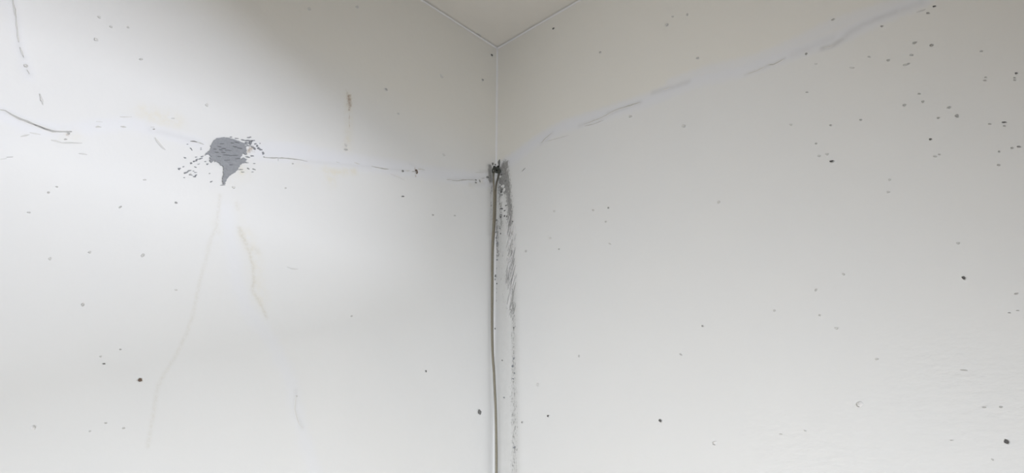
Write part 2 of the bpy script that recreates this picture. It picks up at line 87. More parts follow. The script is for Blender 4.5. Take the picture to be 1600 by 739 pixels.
STROKES_DARK = [[[[0.0528,2.2762],[0.0492,2.2646],[0.0455,2.2514]],0.00073],[[[0.0742,2.2074],[0.0692,2.1912],[0.0643,2.1751]],0.00067],[[[0.0534,2.2802],[0.0492,2.2695],[0.0451,2.2601]],0.00094],[[[0.056,2.2181],[0.0519,2.2066],[0.0478,2.1959]],0.00097],[[[0.0542,2.2142],[0.0489,2.1999],[0.0435,2.1857]],0.00062],[[[0.0561,2.2581],[0.0488,2.24],[0.0416,2.2222]],0.00068],[[[0.0697,2.2108],[0.0628,2.1937],[0.0559,2.1766]],0.00074],[[[0.0618,2.2347],[0.0587,2.2245],[0.0557,2.2156]],0.00055],[[[0.0682,2.2896],[0.0643,2.2787],[0.0605,2.2677]],0.0007],[[[0.0558,2.2],[0.052,2.1875],[0.0483,2.1754]],0.00067],[[[0.0718,2.2581],[0.0678,2.246],[0.0637,2.2355]],0.00058],[[[0.0588,2.2967],[0.0528,2.2808],[0.0468,2.264]],0.0007],[[[0.0626,2.275],[0.0595,2.2661],[0.0564,2.2586]],0.00102],[[[0.0763,2.2158],[0.0738,2.2071],[0.0713,2.2001]],0.00093],[[[0.0791,2.2543],[0.0734,2.2403],[0.0676,2.2255]],0.00062],[[[0.0551,2.2545],[0.0502,2.243],[0.0452,2.2309]],0.00053],[[[0.0565,2.2993],[0.051,2.2829],[0.0456,2.2657]],0.00057],[[[0.0614,2.1977],[0.0585,2.1885],[0.0557,2.1776]],0.00061],[[[0.0535,2.2276],[0.0506,2.22],[0.0478,2.2113]],0.00104],[[[0.067,2.2883],[0.0615,2.2709],[0.056,2.2553]],0.00077],[[[0.0608,2.269],[0.0581,2.2612],[0.0553,2.2526]],0.00099],[[[0.0632,2.2099],[0.0607,2.2023],[0.0581,2.1938]],0.00063],[[[0.0711,2.1847],[0.0685,2.1749],[0.066,2.1667]],0.00082],[[[0.0601,2.1397],[0.0542,2.1235],[0.0484,2.1084]],0.00091],[[[0.0484,2.1716],[0.0446,2.1614],[0.0407,2.1527]],0.00101],[[[0.0675,2.1845],[0.062,2.169],[0.0564,2.1547]],0.0008],[[[0.067,2.1561],[0.0629,2.1455],[0.0588,2.1364]],0.00056],[[[0.0752,2.1355],[0.0712,2.121],[0.0673,2.108]],0.00059],[[[0.0648,2.132],[0.0623,2.1236],[0.0599,2.1158]],0.00082],[[[0.0729,2.1477],[0.0702,2.1373],[0.0675,2.1284]],0.00053],[[[0.0513,2.1491],[0.0454,2.1335],[0.0395,2.1194]],0.00081],[[[0.0525,2.1473],[0.048,2.1328],[0.0436,2.1197]],0.00093],[[[0.0602,2.1686],[0.058,2.1605],[0.0558,2.1528]],0.00078],[[[0.0634,2.1405],[0.0605,2.1312],[0.0576,2.1229]],0.0008],[[[0.072,2.2076],[0.0675,2.192],[0.0631,2.1766]],0.00072],[[[0.0548,2.149],[0.0514,2.1385],[0.048,2.1296]],0.00057],[[[0.0665,2.2019],[0.0609,2.1862],[0.0553,2.1703]],0.00097],[[[0.0487,2.1576],[0.0439,2.1421],[0.039,2.1259]],0.00096],[[[0.07,2.1713],[0.0663,2.1629],[0.0626,2.1533]],0.0006],[[[0.0573,2.1728],[0.0522,2.16],[0.0471,2.148]],0.00053],[[[0.0631,2.1842],[0.0585,2.1722],[0.0539,2.1602]],0.00056],[[[0.0721,2.1856],[0.0678,2.1739],[0.0636,2.1641]],0.00085],[[[0.0648,2.1555],[0.0605,2.1453],[0.0563,2.135]],0.001],[[[0.0739,2.1851],[0.0684,2.1704],[0.063,2.1555]],0.0006],[[[0.057,2.1539],[0.053,2.1409],[0.0489,2.1264]],0.0006],[[[0.0526,2.1546],[0.0473,2.1385],[0.042,2.1228]],0.00071],[[[0.0493,2.1641],[0.0446,2.1535],[0.04,2.1418]],0.00086],[[[0.0532,2.1808],[0.051,2.1721],[0.0488,2.165]],0.00096],[[[0.0715,2.1513],[0.0666,2.1348],[0.0616,2.1186]],0.00078],[[[0.0766,2.1646],[0.0706,2.1511],[0.0645,2.1361]],0.00086],[[[0.0699,2.1574],[0.0647,2.1447],[0.0594,2.1314]],0.00101],[[[0.0662,2.1807],[0.0602,2.1653],[0.0542,2.1492]],0.00064],[[[0.0726,2.117],[0.0652,2.0993],[0.0578,2.0812]],0.00073],[[[0.0599,2.0675],[0.0564,2.0557],[0.0529,2.0428]],0.0008],[[[0.0697,2.0766],[0.0648,2.0648],[0.0599,2.0534]],0.0006],[[[0.0815,2.1394],[0.074,2.1214],[0.0666,2.1037]],0.00069],[[[0.06,2.1338],[0.0557,2.1226],[0.0513,2.113]],0.00093],[[[0.0598,2.1292],[0.0552,2.1186],[0.0505,2.1069]],0.00094],[[[0.0688,2.0842],[0.0631,2.0665],[0.0575,2.0488]],0.0006],[[[0.0532,2.1358],[0.0498,2.1249],[0.0464,2.1125]],0.00104],[[[0.0777,2.1163],[0.0719,2.1009],[0.066,2.0862]],0.00102],[[[0.0727,2.0609],[0.0675,2.047],[0.0623,2.0339]],0.00081],[[[0.0589,2.1017],[0.053,2.0859],[0.0472,2.0685]],0.00061],[[[0.0603,2.0619],[0.0557,2.0493],[0.0512,2.0381]],0.00069],[[[0.0634,2.103],[0.0599,2.0954],[0.0565,2.0861]],0.00102],[[[0.0597,2.1347],[0.053,2.1186],[0.0464,2.1015]],0.00081],[[[0.0715,2.0945],[0.0675,2.0837],[0.0635,2.0747]],0.00089],[[[0.0777,2.0541],[0.073,2.0419],[0.0682,2.0308]],0.00083],[[[0.0706,2.1373],[0.065,2.1196],[0.0593,2.1024]],0.00099],[[[0.0547,2.0912],[0.0501,2.076],[0.0455,2.062]],0.00087],[[[0.0768,2.1139],[0.072,2.0989],[0.0673,2.085]],0.00099],[[[0.0772,2.0597],[0.0716,2.0451],[0.0661,2.0308]],0.0008],[[[0.0616,2.048],[0.0582,2.0391],[0.0548,2.0303]],0.00081],[[[0.0585,2.086],[0.0555,2.0752],[0.0525,2.0654]],0.001],[[[0.0593,2.0849],[0.0521,2.0672],[0.045,2.0495]],0.00052],[[[0.0691,2.0655],[0.065,2.0506],[0.061,2.0367]],0.00054],[[[0.0576,2.0991],[0.0528,2.087],[0.048,2.0758]],0.00095],[[[0.0631,2.1176],[0.059,2.1032],[0.055,2.0886]],0.00103],[[[0.0686,2.0263],[0.0677,2.0235],[0.0668,2.0217]],0.00089],[[[0.0574,2.0386],[0.0567,2.0362],[0.056,2.0353]],0.00067],[[[0.0617,2.0284],[0.0604,2.0256],[0.0592,2.0222]],0.00085],[[[0.0626,2.0439],[0.0621,2.0426],[0.0616,2.0405]],0.001],[[[0.0669,2.0476],[0.0661,2.0464],[0.0653,2.044]],0.00057],[[[0.0702,2.0457],[0.0689,2.0425],[0.0676,2.0393]],0.00058],[[[0.0624,2.0436],[0.0612,2.0399],[0.06,2.0354]],0.00096],[[[0.0704,2.0481],[0.0695,2.0455],[0.0687,2.0434]],0.001],[[[0.0683,2.0495],[0.0675,2.0483],[0.0667,2.0454]],0.00092],[[[0.0577,2.0475],[0.0572,2.0461],[0.0566,2.044]],0.00104],[[[0.061,2.0346],[0.0597,2.031],[0.0585,2.0265]],0.00102],[[[0.066,2.0218],[0.0649,2.0171],[0.0637,2.0137]],0.00089]]
STROKES_WHITE = [[[[0.0732,2.2417],[0.0685,2.227],[0.0638,2.2109]],0.00077],[[[0.068,2.26],[0.0605,2.2402],[0.0532,2.2218]],0.00092],[[[0.0556,2.3143],[0.0502,2.2965],[0.0448,2.2791]],0.00062],[[[0.0627,2.2534],[0.0554,2.2333],[0.0481,2.215]],0.00062],[[[0.077,2.2755],[0.0722,2.2588],[0.0673,2.2409]],0.00095],[[[0.077,2.2408],[0.071,2.2196],[0.0649,2.1977]],0.0009],[[[0.0566,2.2793],[0.0499,2.2599],[0.0432,2.2399]],0.00076],[[[0.0568,2.3133],[0.0469,2.2874],[0.0369,2.2613]],0.00058],[[[0.0706,2.2945],[0.061,2.2658],[0.0514,2.239]],0.0008],[[[0.0661,2.2005],[0.0592,2.1812],[0.0524,2.1628]],0.00053],[[[0.0683,2.1753],[0.0645,2.1623],[0.0607,2.1481]],0.00067],[[[0.0566,2.1846],[0.0507,2.1653],[0.0448,2.1456]],0.00088],[[[0.0762,2.1757],[0.069,2.1532],[0.0618,2.1301]],0.0008],[[[0.0589,2.1789],[0.0522,2.1568],[0.0454,2.1347]],0.00058],[[[0.0657,2.1543],[0.0587,2.1304],[0.0518,2.1074]],0.00083],[[[0.0715,2.2122],[0.0651,2.1889],[0.0586,2.1672]],0.00093],[[[0.0615,2.1663],[0.0572,2.1513],[0.053,2.1362]],0.00097],[[[0.0609,2.1956],[0.0552,2.1797],[0.0495,2.1654]],0.00099],[[[0.0578,2.187],[0.0536,2.1745],[0.0494,2.1633]],0.00096],[[[0.0584,2.2037],[0.054,2.1901],[0.0497,2.178]],0.00067],[[[0.0754,2.1526],[0.0688,2.1305],[0.0623,2.1099]],0.001],[[[0.0554,2.0508],[0.0517,2.0393],[0.048,2.0278]],0.00074],[[[0.072,2.1324],[0.0649,2.1131],[0.0577,2.0939]],0.00081],[[[0.0578,2.0816],[0.0528,2.0657],[0.0479,2.0483]],0.00092],[[[0.0639,2.1094],[0.0585,2.0954],[0.0532,2.08]],0.00086],[[[0.0767,2.1269],[0.0714,2.1135],[0.0662,2.1004]],0.00074],[[[0.0662,2.1167],[0.059,2.0963],[0.0517,2.0761]],0.00065],[[[0.0614,2.087],[0.055,2.0699],[0.0487,2.0531]],0.00083],[[[0.0641,2.0969],[0.0555,2.0741],[0.047,2.0521]],0.00102],[[[0.0633,2.0991],[0.0584,2.0843],[0.0535,2.0689]],0.00069],[[[0.0666,2.1189],[0.0616,2.1036],[0.0566,2.0889]],0.00069]]
WHITE_SCRAPS = [[0.0177,2.4475,0.0037,0.0041,-0.05],[0.0166,2.4214,0.0042,0.0025,-0.77],[0.0281,2.4126,0.008,0.005,-0.32],[0.0332,2.3999,0.004,0.007,-0.31],[0.0233,2.3731,0.0066,0.006,-0.3],[0.0488,2.1938,0.0021,0.0037,0.22],[0.0559,2.2366,0.0028,0.0047,0.02]]
PUTTY_LEFT = [[[[1.1519,2.1554],[1.1093,2.1473],[1.0503,2.1635],[1.0099,2.1922],[0.9603,2.2174],[0.9033,2.2223],[0.836,2.226]],0.019,0.7],[[[0.7114,2.2578],[0.6464,2.277],[0.5687,2.2991],[0.4665,2.323],[0.3538,2.3512],[0.2287,2.3807],[0.0892,2.4135],[0.0263,2.4318]],0.0247,1.0],[[[0.6921,2.2777],[0.618,2.3009],[0.5022,2.3196],[0.3139,2.366]],0.0171,0.8],[[[0.2844,2.3992],[0.3139,2.366]],0.0266,0.4],[[[0.763,2.1104],[0.7394,2.0423],[0.7221,1.9803],[0.691,1.9221],[0.6284,1.8627],[0.5771,1.7935],[0.5588,1.739],[0.5301,1.6796],[0.503,1.6215]],0.0247,0.55],[[[0.7459,2.0676],[0.7221,1.9803]],0.0304,0.5],[[[1.1845,2.3623],[1.1539,2.2872],[1.1286,2.2358]],0.0171,0.5]]
PUTTY_RIGHT = [[[[0.0174,2.4763],[0.0631,2.4849],[0.1606,2.51],[0.2525,2.518],[0.3795,2.5014],[0.5138,2.4856],[0.653,2.4824],[0.7606,2.4578],[0.8607,2.4506],[0.9647,2.4408],[1.0389,2.4475],[1.118,2.4455]],0.0228,1.0],[[[0.5871,2.5036],[0.6868,2.4927],[0.7917,2.468],[0.8768,2.4668],[0.9573,2.473],[1.0756,2.4576]],0.0228,0.7],[[[0.1002,2.4919],[0.0378,2.4836]],0.0266,0.7]]
YELLOW_LEFT = [[[[0.9434,2.2494],[0.9141,2.2498],[0.8851,2.2568]],0.0171,0.8],[[[0.5524,2.2728],[0.5237,2.2751],[0.4765,2.2956]],0.0095,1.0],[[[0.5382,2.2666],[0.5345,2.2485]],0.0152,0.7],[[[0.51,2.4869],[0.5015,2.4021],[0.4997,2.3477]],0.0123,0.6],[[[0.5008,2.3764],[0.4972,2.3589]],0.0095,0.9],[[[0.7424,2.2072],[0.7395,2.1966]],0.0095,1.0],[[[0.7595,2.1749],[0.7311,2.1967]],0.0152,0.35],[[[0.7846,2.131],[0.779,2.0713]],0.0114,0.15],[[[0.7359,2.1261],[0.7221,2.0884]],0.0114,0.2],[[[0.7166,2.0692],[0.6888,2.0288],[0.6761,1.9779],[0.6626,1.941]],0.0171,0.5],[[[1.0541,2.1531],[1.0412,2.1585]],0.0133,0.5],[[[0.1009,2.3897],[0.0593,2.4181]],0.0095,0.5],[[[0.6291,2.2632],[0.5978,2.2671]],0.0095,0.3]]
DRIPS_LEFT = [[[[0.7771,2.1335],[0.7757,2.0995],[0.7743,2.066],[0.7806,2.0415],[0.7822,2.02],[0.7836,1.9975],[0.7867,1.9711],[0.789,1.9329],[0.7899,1.9019],[0.7912,1.881],[0.7958,1.8527],[0.808,1.8098],[0.8213,1.7773],[0.829,1.753],[0.829,1.729],[0.8284,1.7022],[0.828,1.6706],[0.8279,1.6529]],0.0036,0.5],[[[0.7778,2.0717],[0.7692,2.0581]],0.0057,0.3],[[[0.7826,2.0304],[0.7832,2.0106]],0.0057,0.4],[[[0.7415,2.1271],[0.7386,2.1168]],0.0038,0.5],[[[0.7284,2.0755],[0.7195,2.0615],[0.7109,2.0489]],0.0057,1.0],[[[0.7109,2.0489],[0.7003,2.0326],[0.69,2.0082],[0.6827,1.9764],[0.6844,1.96]],0.0036,0.85],[[[0.6844,1.96],[0.6775,1.9497],[0.6679,1.9399],[0.6563,1.9252],[0.6473,1.9099]],0.0036,0.85],[[[0.7178,2.0593],[0.7073,2.043],[0.685,2.0408]],0.0066,0.5]]
RUST_LEFT = [[[[0.51,2.4869],[0.5052,2.4658]],0.0095,0.72],[[[0.5061,2.4654],[0.5045,2.4501]],0.0057,0.6],[[[0.5043,2.4484],[0.4998,2.4028]],0.0017,0.6],[[[0.5144,2.458],[0.5069,2.4561]],0.0047,0.4],[[[0.5136,2.4853],[0.5183,2.4957]],0.0076,0.35],[[[0.7408,2.2433],[0.7345,2.2487],[0.7274,2.2591]],0.0086,0.62],[[[1.0546,2.1555],[1.0523,2.1589]],0.0057,0.5],[[[0.7451,2.2062],[0.7433,2.2127]],0.0076,0.3],[[[0.866,1.7583],[0.8566,1.7584]],0.0038,0.4],[[[0.2976,2.3721],[0.2939,2.3479]],0.0029,0.6]]
CEMENT_RIGHT = [[[[0.0328,2.4772],[0.0355,2.4435],[0.0432,2.3987]],0.0171,1.2],[[[0.0175,2.4701],[0.0205,2.408]],0.0133,1.0],[[[0.0482,2.3931],[0.0558,2.328],[0.0534,2.2902]],0.0123,0.9],[[[0.0155,2.3996],[0.0215,2.2895]],0.0114,0.55],[[[0.0558,2.2895],[0.0607,2.2316],[0.0584,2.1585],[0.0607,2.1041],[0.0654,2.047]],0.0104,0.55],[[[0.0037,2.3139],[0.007,2.2455],[0.0098,2.207]],0.0066,0.7],[[[0.0049,2.2082],[0.0063,2.0796]],0.0038,0.35],[[[0.0677,2.0328],[0.0676,1.9149],[0.0675,1.8581]],0.0095,0.42],[[[0.0675,1.85],[0.0695,1.7251],[0.0694,1.6371]],0.0133,0.4],[[[0.0194,2.2423],[0.0351,2.0563]],0.0152,0.22]]
GRIME_RIGHT = [[[[0.0379,2.4692],[0.0558,2.328],[0.0631,2.1574],[0.0699,2.0152],[0.0719,1.8495],[0.0736,1.637]],0.0152,1.0],[[[0.0313,2.2964],[0.0398,2.0554],[0.0407,1.8531],[0.046,1.6379]],0.0247,0.7]]
CEMENT_LEFT = [[[[0.0258,2.477],[0.025,2.4323]],0.0086,1.1],[[[0.0183,2.4184],[0.018,2.3984]],0.0057,0.5],[[[0.0206,2.3975],[0.0167,2.3099]],0.0047,0.42]]
GRIME_LEFT = [[[[0.0296,2.4714],[0.0257,2.3958],[0.0222,2.3375],[0.0212,2.27]],0.0114,0.9],[[[0.0212,2.27],[0.0143,2.1501]],0.0057,0.4],[[[0.101,2.3936],[0.044,2.4155]],0.0076,0.35]]
DARKENING_RIGHT = [[[[0.8146,2.4437],[0.8313,2.4406],[0.854,2.4426]],0.0038,0.6],[[[0.931,2.4298],[0.9497,2.4266],[0.9707,2.4315]],0.0057,0.9],[[[0.9707,2.4315],[0.9897,2.4416],[1.0082,2.4426]],0.0076,0.5],[[[1.0084,2.444],[1.0384,2.4447],[1.0728,2.4425]],0.0066,0.55],[[[1.0728,2.4425],[1.117,2.4401]],0.0076,0.35],[[[0.7663,2.4435],[0.7926,2.4411],[0.8173,2.4424]],0.0038,0.4],[[[0.5333,2.5007],[0.586,2.4916],[0.6302,2.4876]],0.0066,0.5],[[[0.3994,2.4969],[0.4484,2.4933],[0.4974,2.489]],0.0057,0.55],[[[0.3063,2.4985],[0.3789,2.4922],[0.4485,2.4951]],0.0057,0.35],[[[0.1744,2.4967],[0.2141,2.5134]],0.0057,0.3],[[[0.8735,2.4443],[0.9525,2.4439]],0.0095,0.25]]
DARKENING_LEFT = [[[[1.1804,2.3648],[1.1689,2.3341],[1.1594,2.3038],[1.1518,2.2818],[1.1429,2.267]],0.0042,0.4],[[[1.1486,2.1605],[1.1249,2.1552],[1.0985,2.1532],[1.0729,2.1541]],0.0042,0.45],[[[1.1371,2.2533],[1.1287,2.2408]],0.0047,0.3],[[[0.9261,2.2183],[0.8736,2.2262],[0.8362,2.2273]],0.0057,0.25],[[[0.5989,2.2763],[0.4295,2.3249]],0.0038,0.2],[[[0.3787,2.3385],[0.3133,2.3572]],0.0034,0.25],[[[0.1834,2.3781],[0.0393,2.4353]],0.0047,0.3],[[[0.065,2.4462],[0.0268,2.4601]],0.0057,0.4],[[[0.3147,2.3767],[0.2721,2.3741]],0.0038,0.2],[[[0.5649,1.776],[0.563,1.7385],[0.5419,1.7058]],0.0047,0.3]]
ROUGH_RIGHT = [[[[1.0216,1.7508],[1.0674,1.7157],[1.114,1.7014]],0.076,1.0],[[[0.9753,1.7046],[1.0699,1.6487]],0.0855,0.7],[[[0.7094,1.6594],[0.8206,1.632],[0.9387,1.612]],0.076,0.6],[[[0.975,1.8045],[1.0453,1.7785]],0.0665,0.5],[[[0.8575,1.724],[0.9192,1.7181]],0.0475,0.4]]
STRAND_LEFT = [[0.0154,0.0106,2.4648],[0.0182,0.0078,2.4524],[0.0184,0.0076,2.4361],[0.0175,0.0085,2.4159],[0.0171,0.0089,2.3958],[0.0171,0.0089,2.3561],[0.0174,0.0086,2.3169],[0.0181,0.0079,2.2783],[0.0191,0.0069,2.2403],[0.0195,0.0065,2.2027],[0.0193,0.0067,2.1474],[0.019,0.007,2.0755],[0.0185,0.0075,2.0055],[0.0176,0.0084,1.9542],[0.0161,0.0099,1.9173],[0.0142,0.0118,1.8841],[0.0125,0.0135,1.8466],[0.0109,0.0151,1.8064],[0.0095,0.0165,1.759],[0.0086,0.0174,1.6973],[0.0081,0.0179,1.6296],[0.0077,0.0183,1.5495],[0.0073,0.0187,1.4106],[0.0068,0.0192,1.1562]]
STRAND_RIGHT = [[0.0089,0.0171,2.467],[0.0076,0.0184,2.4547],[0.0091,0.0169,2.4404],[0.0119,0.0141,2.4241],[0.0133,0.0127,2.408],[0.0136,0.0124,2.3919],[0.0137,0.0123,2.3562],[0.0141,0.0119,2.317],[0.0152,0.01,2.2786],[0.0145,0.006,2.2418],[0.0153,0.0052,2.2042],[0.0153,0.0052,2.1487],[0.015,0.0055,2.0766],[0.0147,0.0058,2.0065],[0.0138,0.0067,1.9551],[0.0124,0.0081,1.9181],[0.0105,0.01,1.8849],[0.0089,0.0116,1.8472],[0.0074,0.0131,1.807],[0.0061,0.0144,1.7595],[0.0051,0.0154,1.6976],[0.0046,0.0159,1.6298],[0.0043,0.0162,1.5495],[0.0038,0.0167,1.4103],[0.0034,0.0171,1.1554]]
KNOT = [[0.0219,0.0081,2.4551],[0.0211,0.006,2.4643],[0.0199,0.0086,2.47],[0.0165,0.0155,2.4713],[0.0116,0.021,2.4687],[0.0067,0.0227,2.4638],[0.0061,0.0209,2.4575],[0.011,0.018,2.4556],[0.018,0.0145,2.4574],[0.0198,0.0124,2.4635],[0.0142,0.0146,2.469],[0.0094,0.0176,2.4656],[0.0126,0.017,2.4585]]
CEIL_DARK = [[0.0744,0.0044],[0.0862,0.0053],[0.0945,0.0055]]
CORNER_BEAD_LOW = 2.4919

CEIL = 2.9
RND = random.Random(11)

# ------------------------------------------------------------------ materials


def new_mat(name):
    m = bpy.data.materials.new(name)
    m.use_nodes = True
    nt = m.node_tree
    return m, nt, nt.nodes['Principled BSDF']


def plain(name, col, rough=0.8, bump=0.0, scale=300.0, vary=0.0, spec=0.2):
    m, nt, b = new_mat(name)
    b.inputs['Roughness'].default_value = rough
    b.inputs['Specular IOR Level'].default_value = spec
    b.inputs['Base Color'].default_value = (*col, 1)
    tc = nt.nodes.new('ShaderNodeTexCoord')
    nz = nt.nodes.new('ShaderNodeTexNoise')
    nz.inputs['Scale'].default_value = scale
    nz.inputs['Detail'].default_value = 4
    nt.links.new(tc.outputs['Object'], nz.inputs['Vector'])
    if vary:
        mx = nt.nodes.new('ShaderNodeMix')
        mx.data_type = 'RGBA'
        mx.inputs[6].default_value = (*[c * (1 - vary) for c in col], 1)
        mx.inputs[7].default_value = (*[min(1, c * (1 + vary)) for c in col], 1)
        nt.links.new(nz.outputs['Fac'], mx.inputs[0])
        nt.links.new(mx.outputs[2], b.inputs['Base Color'])
    if bump:
        bp = nt.nodes.new('ShaderNodeBump')
        bp.inputs['Strength'].default_value = 1.0
        bp.inputs['Distance'].default_value = bump
        nt.links.new(nz.outputs['Fac'], bp.inputs['Height'])
        nt.links.new(bp.outputs['Normal'], b.inputs['Normal'])
    return m


PAINT = (0.80, 0.79, 0.765)
PUTTY = (0.785, 0.79, 0.815)
AGED_SHADE_TINT = (0.812, 0.793, 0.745)      # yellowed first coat above the cracks, plus warm tint painted for shaded zones


def wall_material():
    """Old white paint over plaster; the painted-on masks say where putty, water stains, bare cement and grime lie."""
    m, nt, b = new_mat('old_white_wall_paint')
    N, Lk = nt.nodes, nt.links
    b.inputs['Roughness'].default_value = 0.75
    b.inputs['Specular IOR Level'].default_value = 0.15
    tc = N.new('ShaderNodeTexCoord')

    def noise_tex(scale, detail=4, rough=0.55, src=None):
        n = N.new('ShaderNodeTexNoise')
        n.inputs['Scale'].default_value = scale
        n.inputs['Detail'].default_value = detail
        n.inputs['Roughness'].default_value = rough
        Lk.new(src or tc.outputs['Object'], n.inputs['Vector'])
        return n.outputs['Fac']

    def mapped(scale, rot=(0, 0, 0)):
        mp = N.new('ShaderNodeMapping')
        mp.inputs['Scale'].default_value = scale
        mp.inputs['Rotation'].default_value = rot
        Lk.new(tc.outputs['Object'], mp.inputs['Vector'])
        return mp.outputs['Vector']

    def math_(op, a, c=None, d=None, clamp=False):
        n = N.new('ShaderNodeMath')
        n.operation = op
        n.use_clamp = clamp
        for i, v in enumerate((a, c, d)):
            if v is None:
                continue
            if isinstance(v, (int, float)):
                n.inputs[i].default_value = v
            else:
                Lk.new(v, n.inputs[i])
        return n.outputs[0]

    def ramp(v, lo, hi):
        n = N.new('ShaderNodeMapRange')
        n.interpolation_type = 'SMOOTHSTEP'
        n.inputs[1].default_value, n.inputs[2].default_value = lo, hi
        Lk.new(v, n.inputs[0])
        return n.outputs[0]

    def mix(fac, a, c):
        n = N.new('ShaderNodeMix')
        n.data_type = 'RGBA'
        if isinstance(fac, (int, float)):
            n.inputs[0].default_value = fac
        else:
            Lk.new(fac, n.inputs[0])
        for i, v in ((6, a), (7, c)):
            if isinstance(v, tuple):
                n.inputs[i].default_value = (*v, 1)
            else:
                Lk.new(v, n.inputs[i])
        return n.outputs[2]

    def attr(name):
        a = N.new('ShaderNodeAttribute')
        a.attribute_name = name
        s = N.new('ShaderNodeSeparateColor')
        Lk.new(a.outputs['Color'], s.inputs[0])
        return s.outputs[0], s.outputs[1], s.outputs[2]

    putty, yellow, drip = attr('mask_a')
    rust, cement, grime = attr('mask_b')
    rough_m, aged_shade, dirt = attr('mask_c')

    mottle = noise_tex(5.0, 3)
    fine = noise_tex(420.0, 3, 0.6)
    mid = noise_tex(60.0, 4, 0.6)
    speck = noise_tex(170.0, 5, 0.7)
    streak = noise_tex(1.0, 4, 0.6, mapped((330, 330, 60)))
    col = mix(mottle, (0.780, 0.782, 0.778), (0.805, 0.800, 0.785))
    col = mix(math_('MULTIPLY', aged_shade, math_('ADD', 0.75, math_('MULTIPLY', mottle, 0.5))), col, AGED_SHADE_TINT)
    col = mix(math_('MULTIPLY', putty, ramp(math_('ADD', math_('MULTIPLY', mid, 0.5), putty), 0.35, 0.85)), col, PUTTY)
    yl = math_('MULTIPLY', yellow, ramp(mid, 0.2, 0.75))
    col = mix(math_('MULTIPLY', yl, 0.6), col, (0.76, 0.71, 0.57))
    dr = math_('MULTIPLY', drip, ramp(speck, 0.25, 0.7))
    col = mix(math_('MULTIPLY', dr, 0.62), col, (0.60, 0.565, 0.48))
    ru = ramp(math_('ADD', rust, math_('MULTIPLY', math_('SUBTRACT', speck, 0.5), 1.3)), 0.25, 0.95)
    ru = math_('MULTIPLY', ru, ramp(rust, 0.02, 0.2))
    col = mix(math_('MULTIPLY', ru, 0.8), col, (0.36, 0.26, 0.17))
    di = math_('MULTIPLY', dirt, math_('ADD', 0.4, math_('MULTIPLY', mid, 0.9)))  # soft dark lines along the cracks
    col = mix(math_('MULTIPLY', di, 0.6), col, (0.50, 0.495, 0.49))
    gr = math_('MULTIPLY', grime, math_('ADD', 0.25, math_('MULTIPLY', mid, 0.75)))
    col = mix(math_('MULTIPLY', gr, 0.62), col, (0.47, 0.465, 0.44))
    cn = math_('ADD', math_('MULTIPLY', math_('SUBTRACT', speck, 0.5), 2.1), math_('MULTIPLY', math_('SUBTRACT', streak, 0.5), 1.9))
    ce = math_('MULTIPLY', ramp(math_('ADD', cement, cn), 0.32, 0.85), ramp(cement, 0.05, 0.25))
    ccol = mix(ramp(speck, 0.3, 0.7), (0.24, 0.237, 0.23), (0.42, 0.415, 0.405))
    col = mix(ce, col, ccol)
    Lk.new(col, b.inputs['Base Color'])

    # relief: roller grain, slow trowel waves, rough trowel ripples, lost paint
    ripple = noise_tex(1.0, 3, 0.5, mapped((18, 30, 75), (0.5, 0, 0)))
    h = math_('MULTIPLY', fine, 0.00010)
    h = math_('ADD', h, math_('MULTIPLY', noise_tex(22.0, 3), 0.0010))
    h = math_('ADD', h, math_('MULTIPLY', math_('MULTIPLY', ripple, rough_m), 0.0040))
    h = math_('SUBTRACT', h, math_('MULTIPLY', ce, 0.0004))
    bp = N.new('ShaderNodeBump')
    bp.inputs['Strength'].default_value = 0.9
    bp.inputs['Distance'].default_value = 1.0
    Lk.new(h, bp.inputs['Height'])
    Lk.new(bp.outputs['Normal'], b.inputs['Normal'])
    return m


M_WALL = wall_material()
M_CEIL = plain('old_white_ceiling_paint', (0.80, 0.777, 0.725), 0.8, 0.0008, 25.0, 0.02)
M_PUTTY = plain('filler_bead', (0.83, 0.825, 0.83), 0.7, 0.0003, 200.0, 0.02)
M_CEMENT = plain('bare_grey_cement', (0.315, 0.325, 0.343), 0.9, 0.0006, 260.0, 0.12)
M_CEMENT_DARK = plain('damp_dark_cement', (0.19, 0.19, 0.185), 0.9, 0.0005, 300.0, 0.2)
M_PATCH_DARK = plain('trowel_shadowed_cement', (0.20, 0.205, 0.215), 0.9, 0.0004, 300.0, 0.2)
M_SCRAP = plain('white_paint_scrap', (0.80, 0.79, 0.78), 0.75)
M_FLOOR = plain('terracotta_floor_tile', (0.13, 0.075, 0.04), 0.6, 0.0, 8.0, 0.05)
M_BOUNCE_OCHRE = plain('ochre_bounce_paint', (0.52, 0.44, 0.31), 0.7, 0.0003, 200.0, 0.03)  # unseen lower wall; ochre invented to warm the bounced light
M_HELPER_BLACK = plain('black_helper_shade', (0.02, 0.02, 0.02), 0.8)  # lines the added lamp and both added openings
M_CABLE = plain('grimy_beige_cable_sheath', (0.27, 0.245, 0.19), 0.55, 0.0002, 350.0, 0.30, 0.3)


def soot(m, z_lo, z_hi, col):
    """black grime on the sheath, thickest by the broken plaster"""
    nt = m.node_tree
    b = nt.nodes['Principled BSDF']
    src = b.inputs['Base Color'].links[0].from_socket
    tc = nt.nodes.new('ShaderNodeTexCoord')
    sp = nt.nodes.new('ShaderNodeSeparateXYZ')
    nt.links.new(tc.outputs['Object'], sp.inputs[0])
    mr = nt.nodes.new('ShaderNodeMapRange')
    mr.inputs[1].default_value, mr.inputs[2].default_value = z_lo, z_hi
    mr.inputs[4].default_value = 0.8
    nt.links.new(sp.outputs['Z'], mr.inputs[0])
    mx = nt.nodes.new('ShaderNodeMix')
    mx.data_type = 'RGBA'
    nt.links.new(mr.outputs[0], mx.inputs[0])
    nt.links.new(src, mx.inputs[6])
    mx.inputs[7].default_value = (*col, 1)
    nt.links.new(mx.outputs[2], b.inputs['Base Color'])


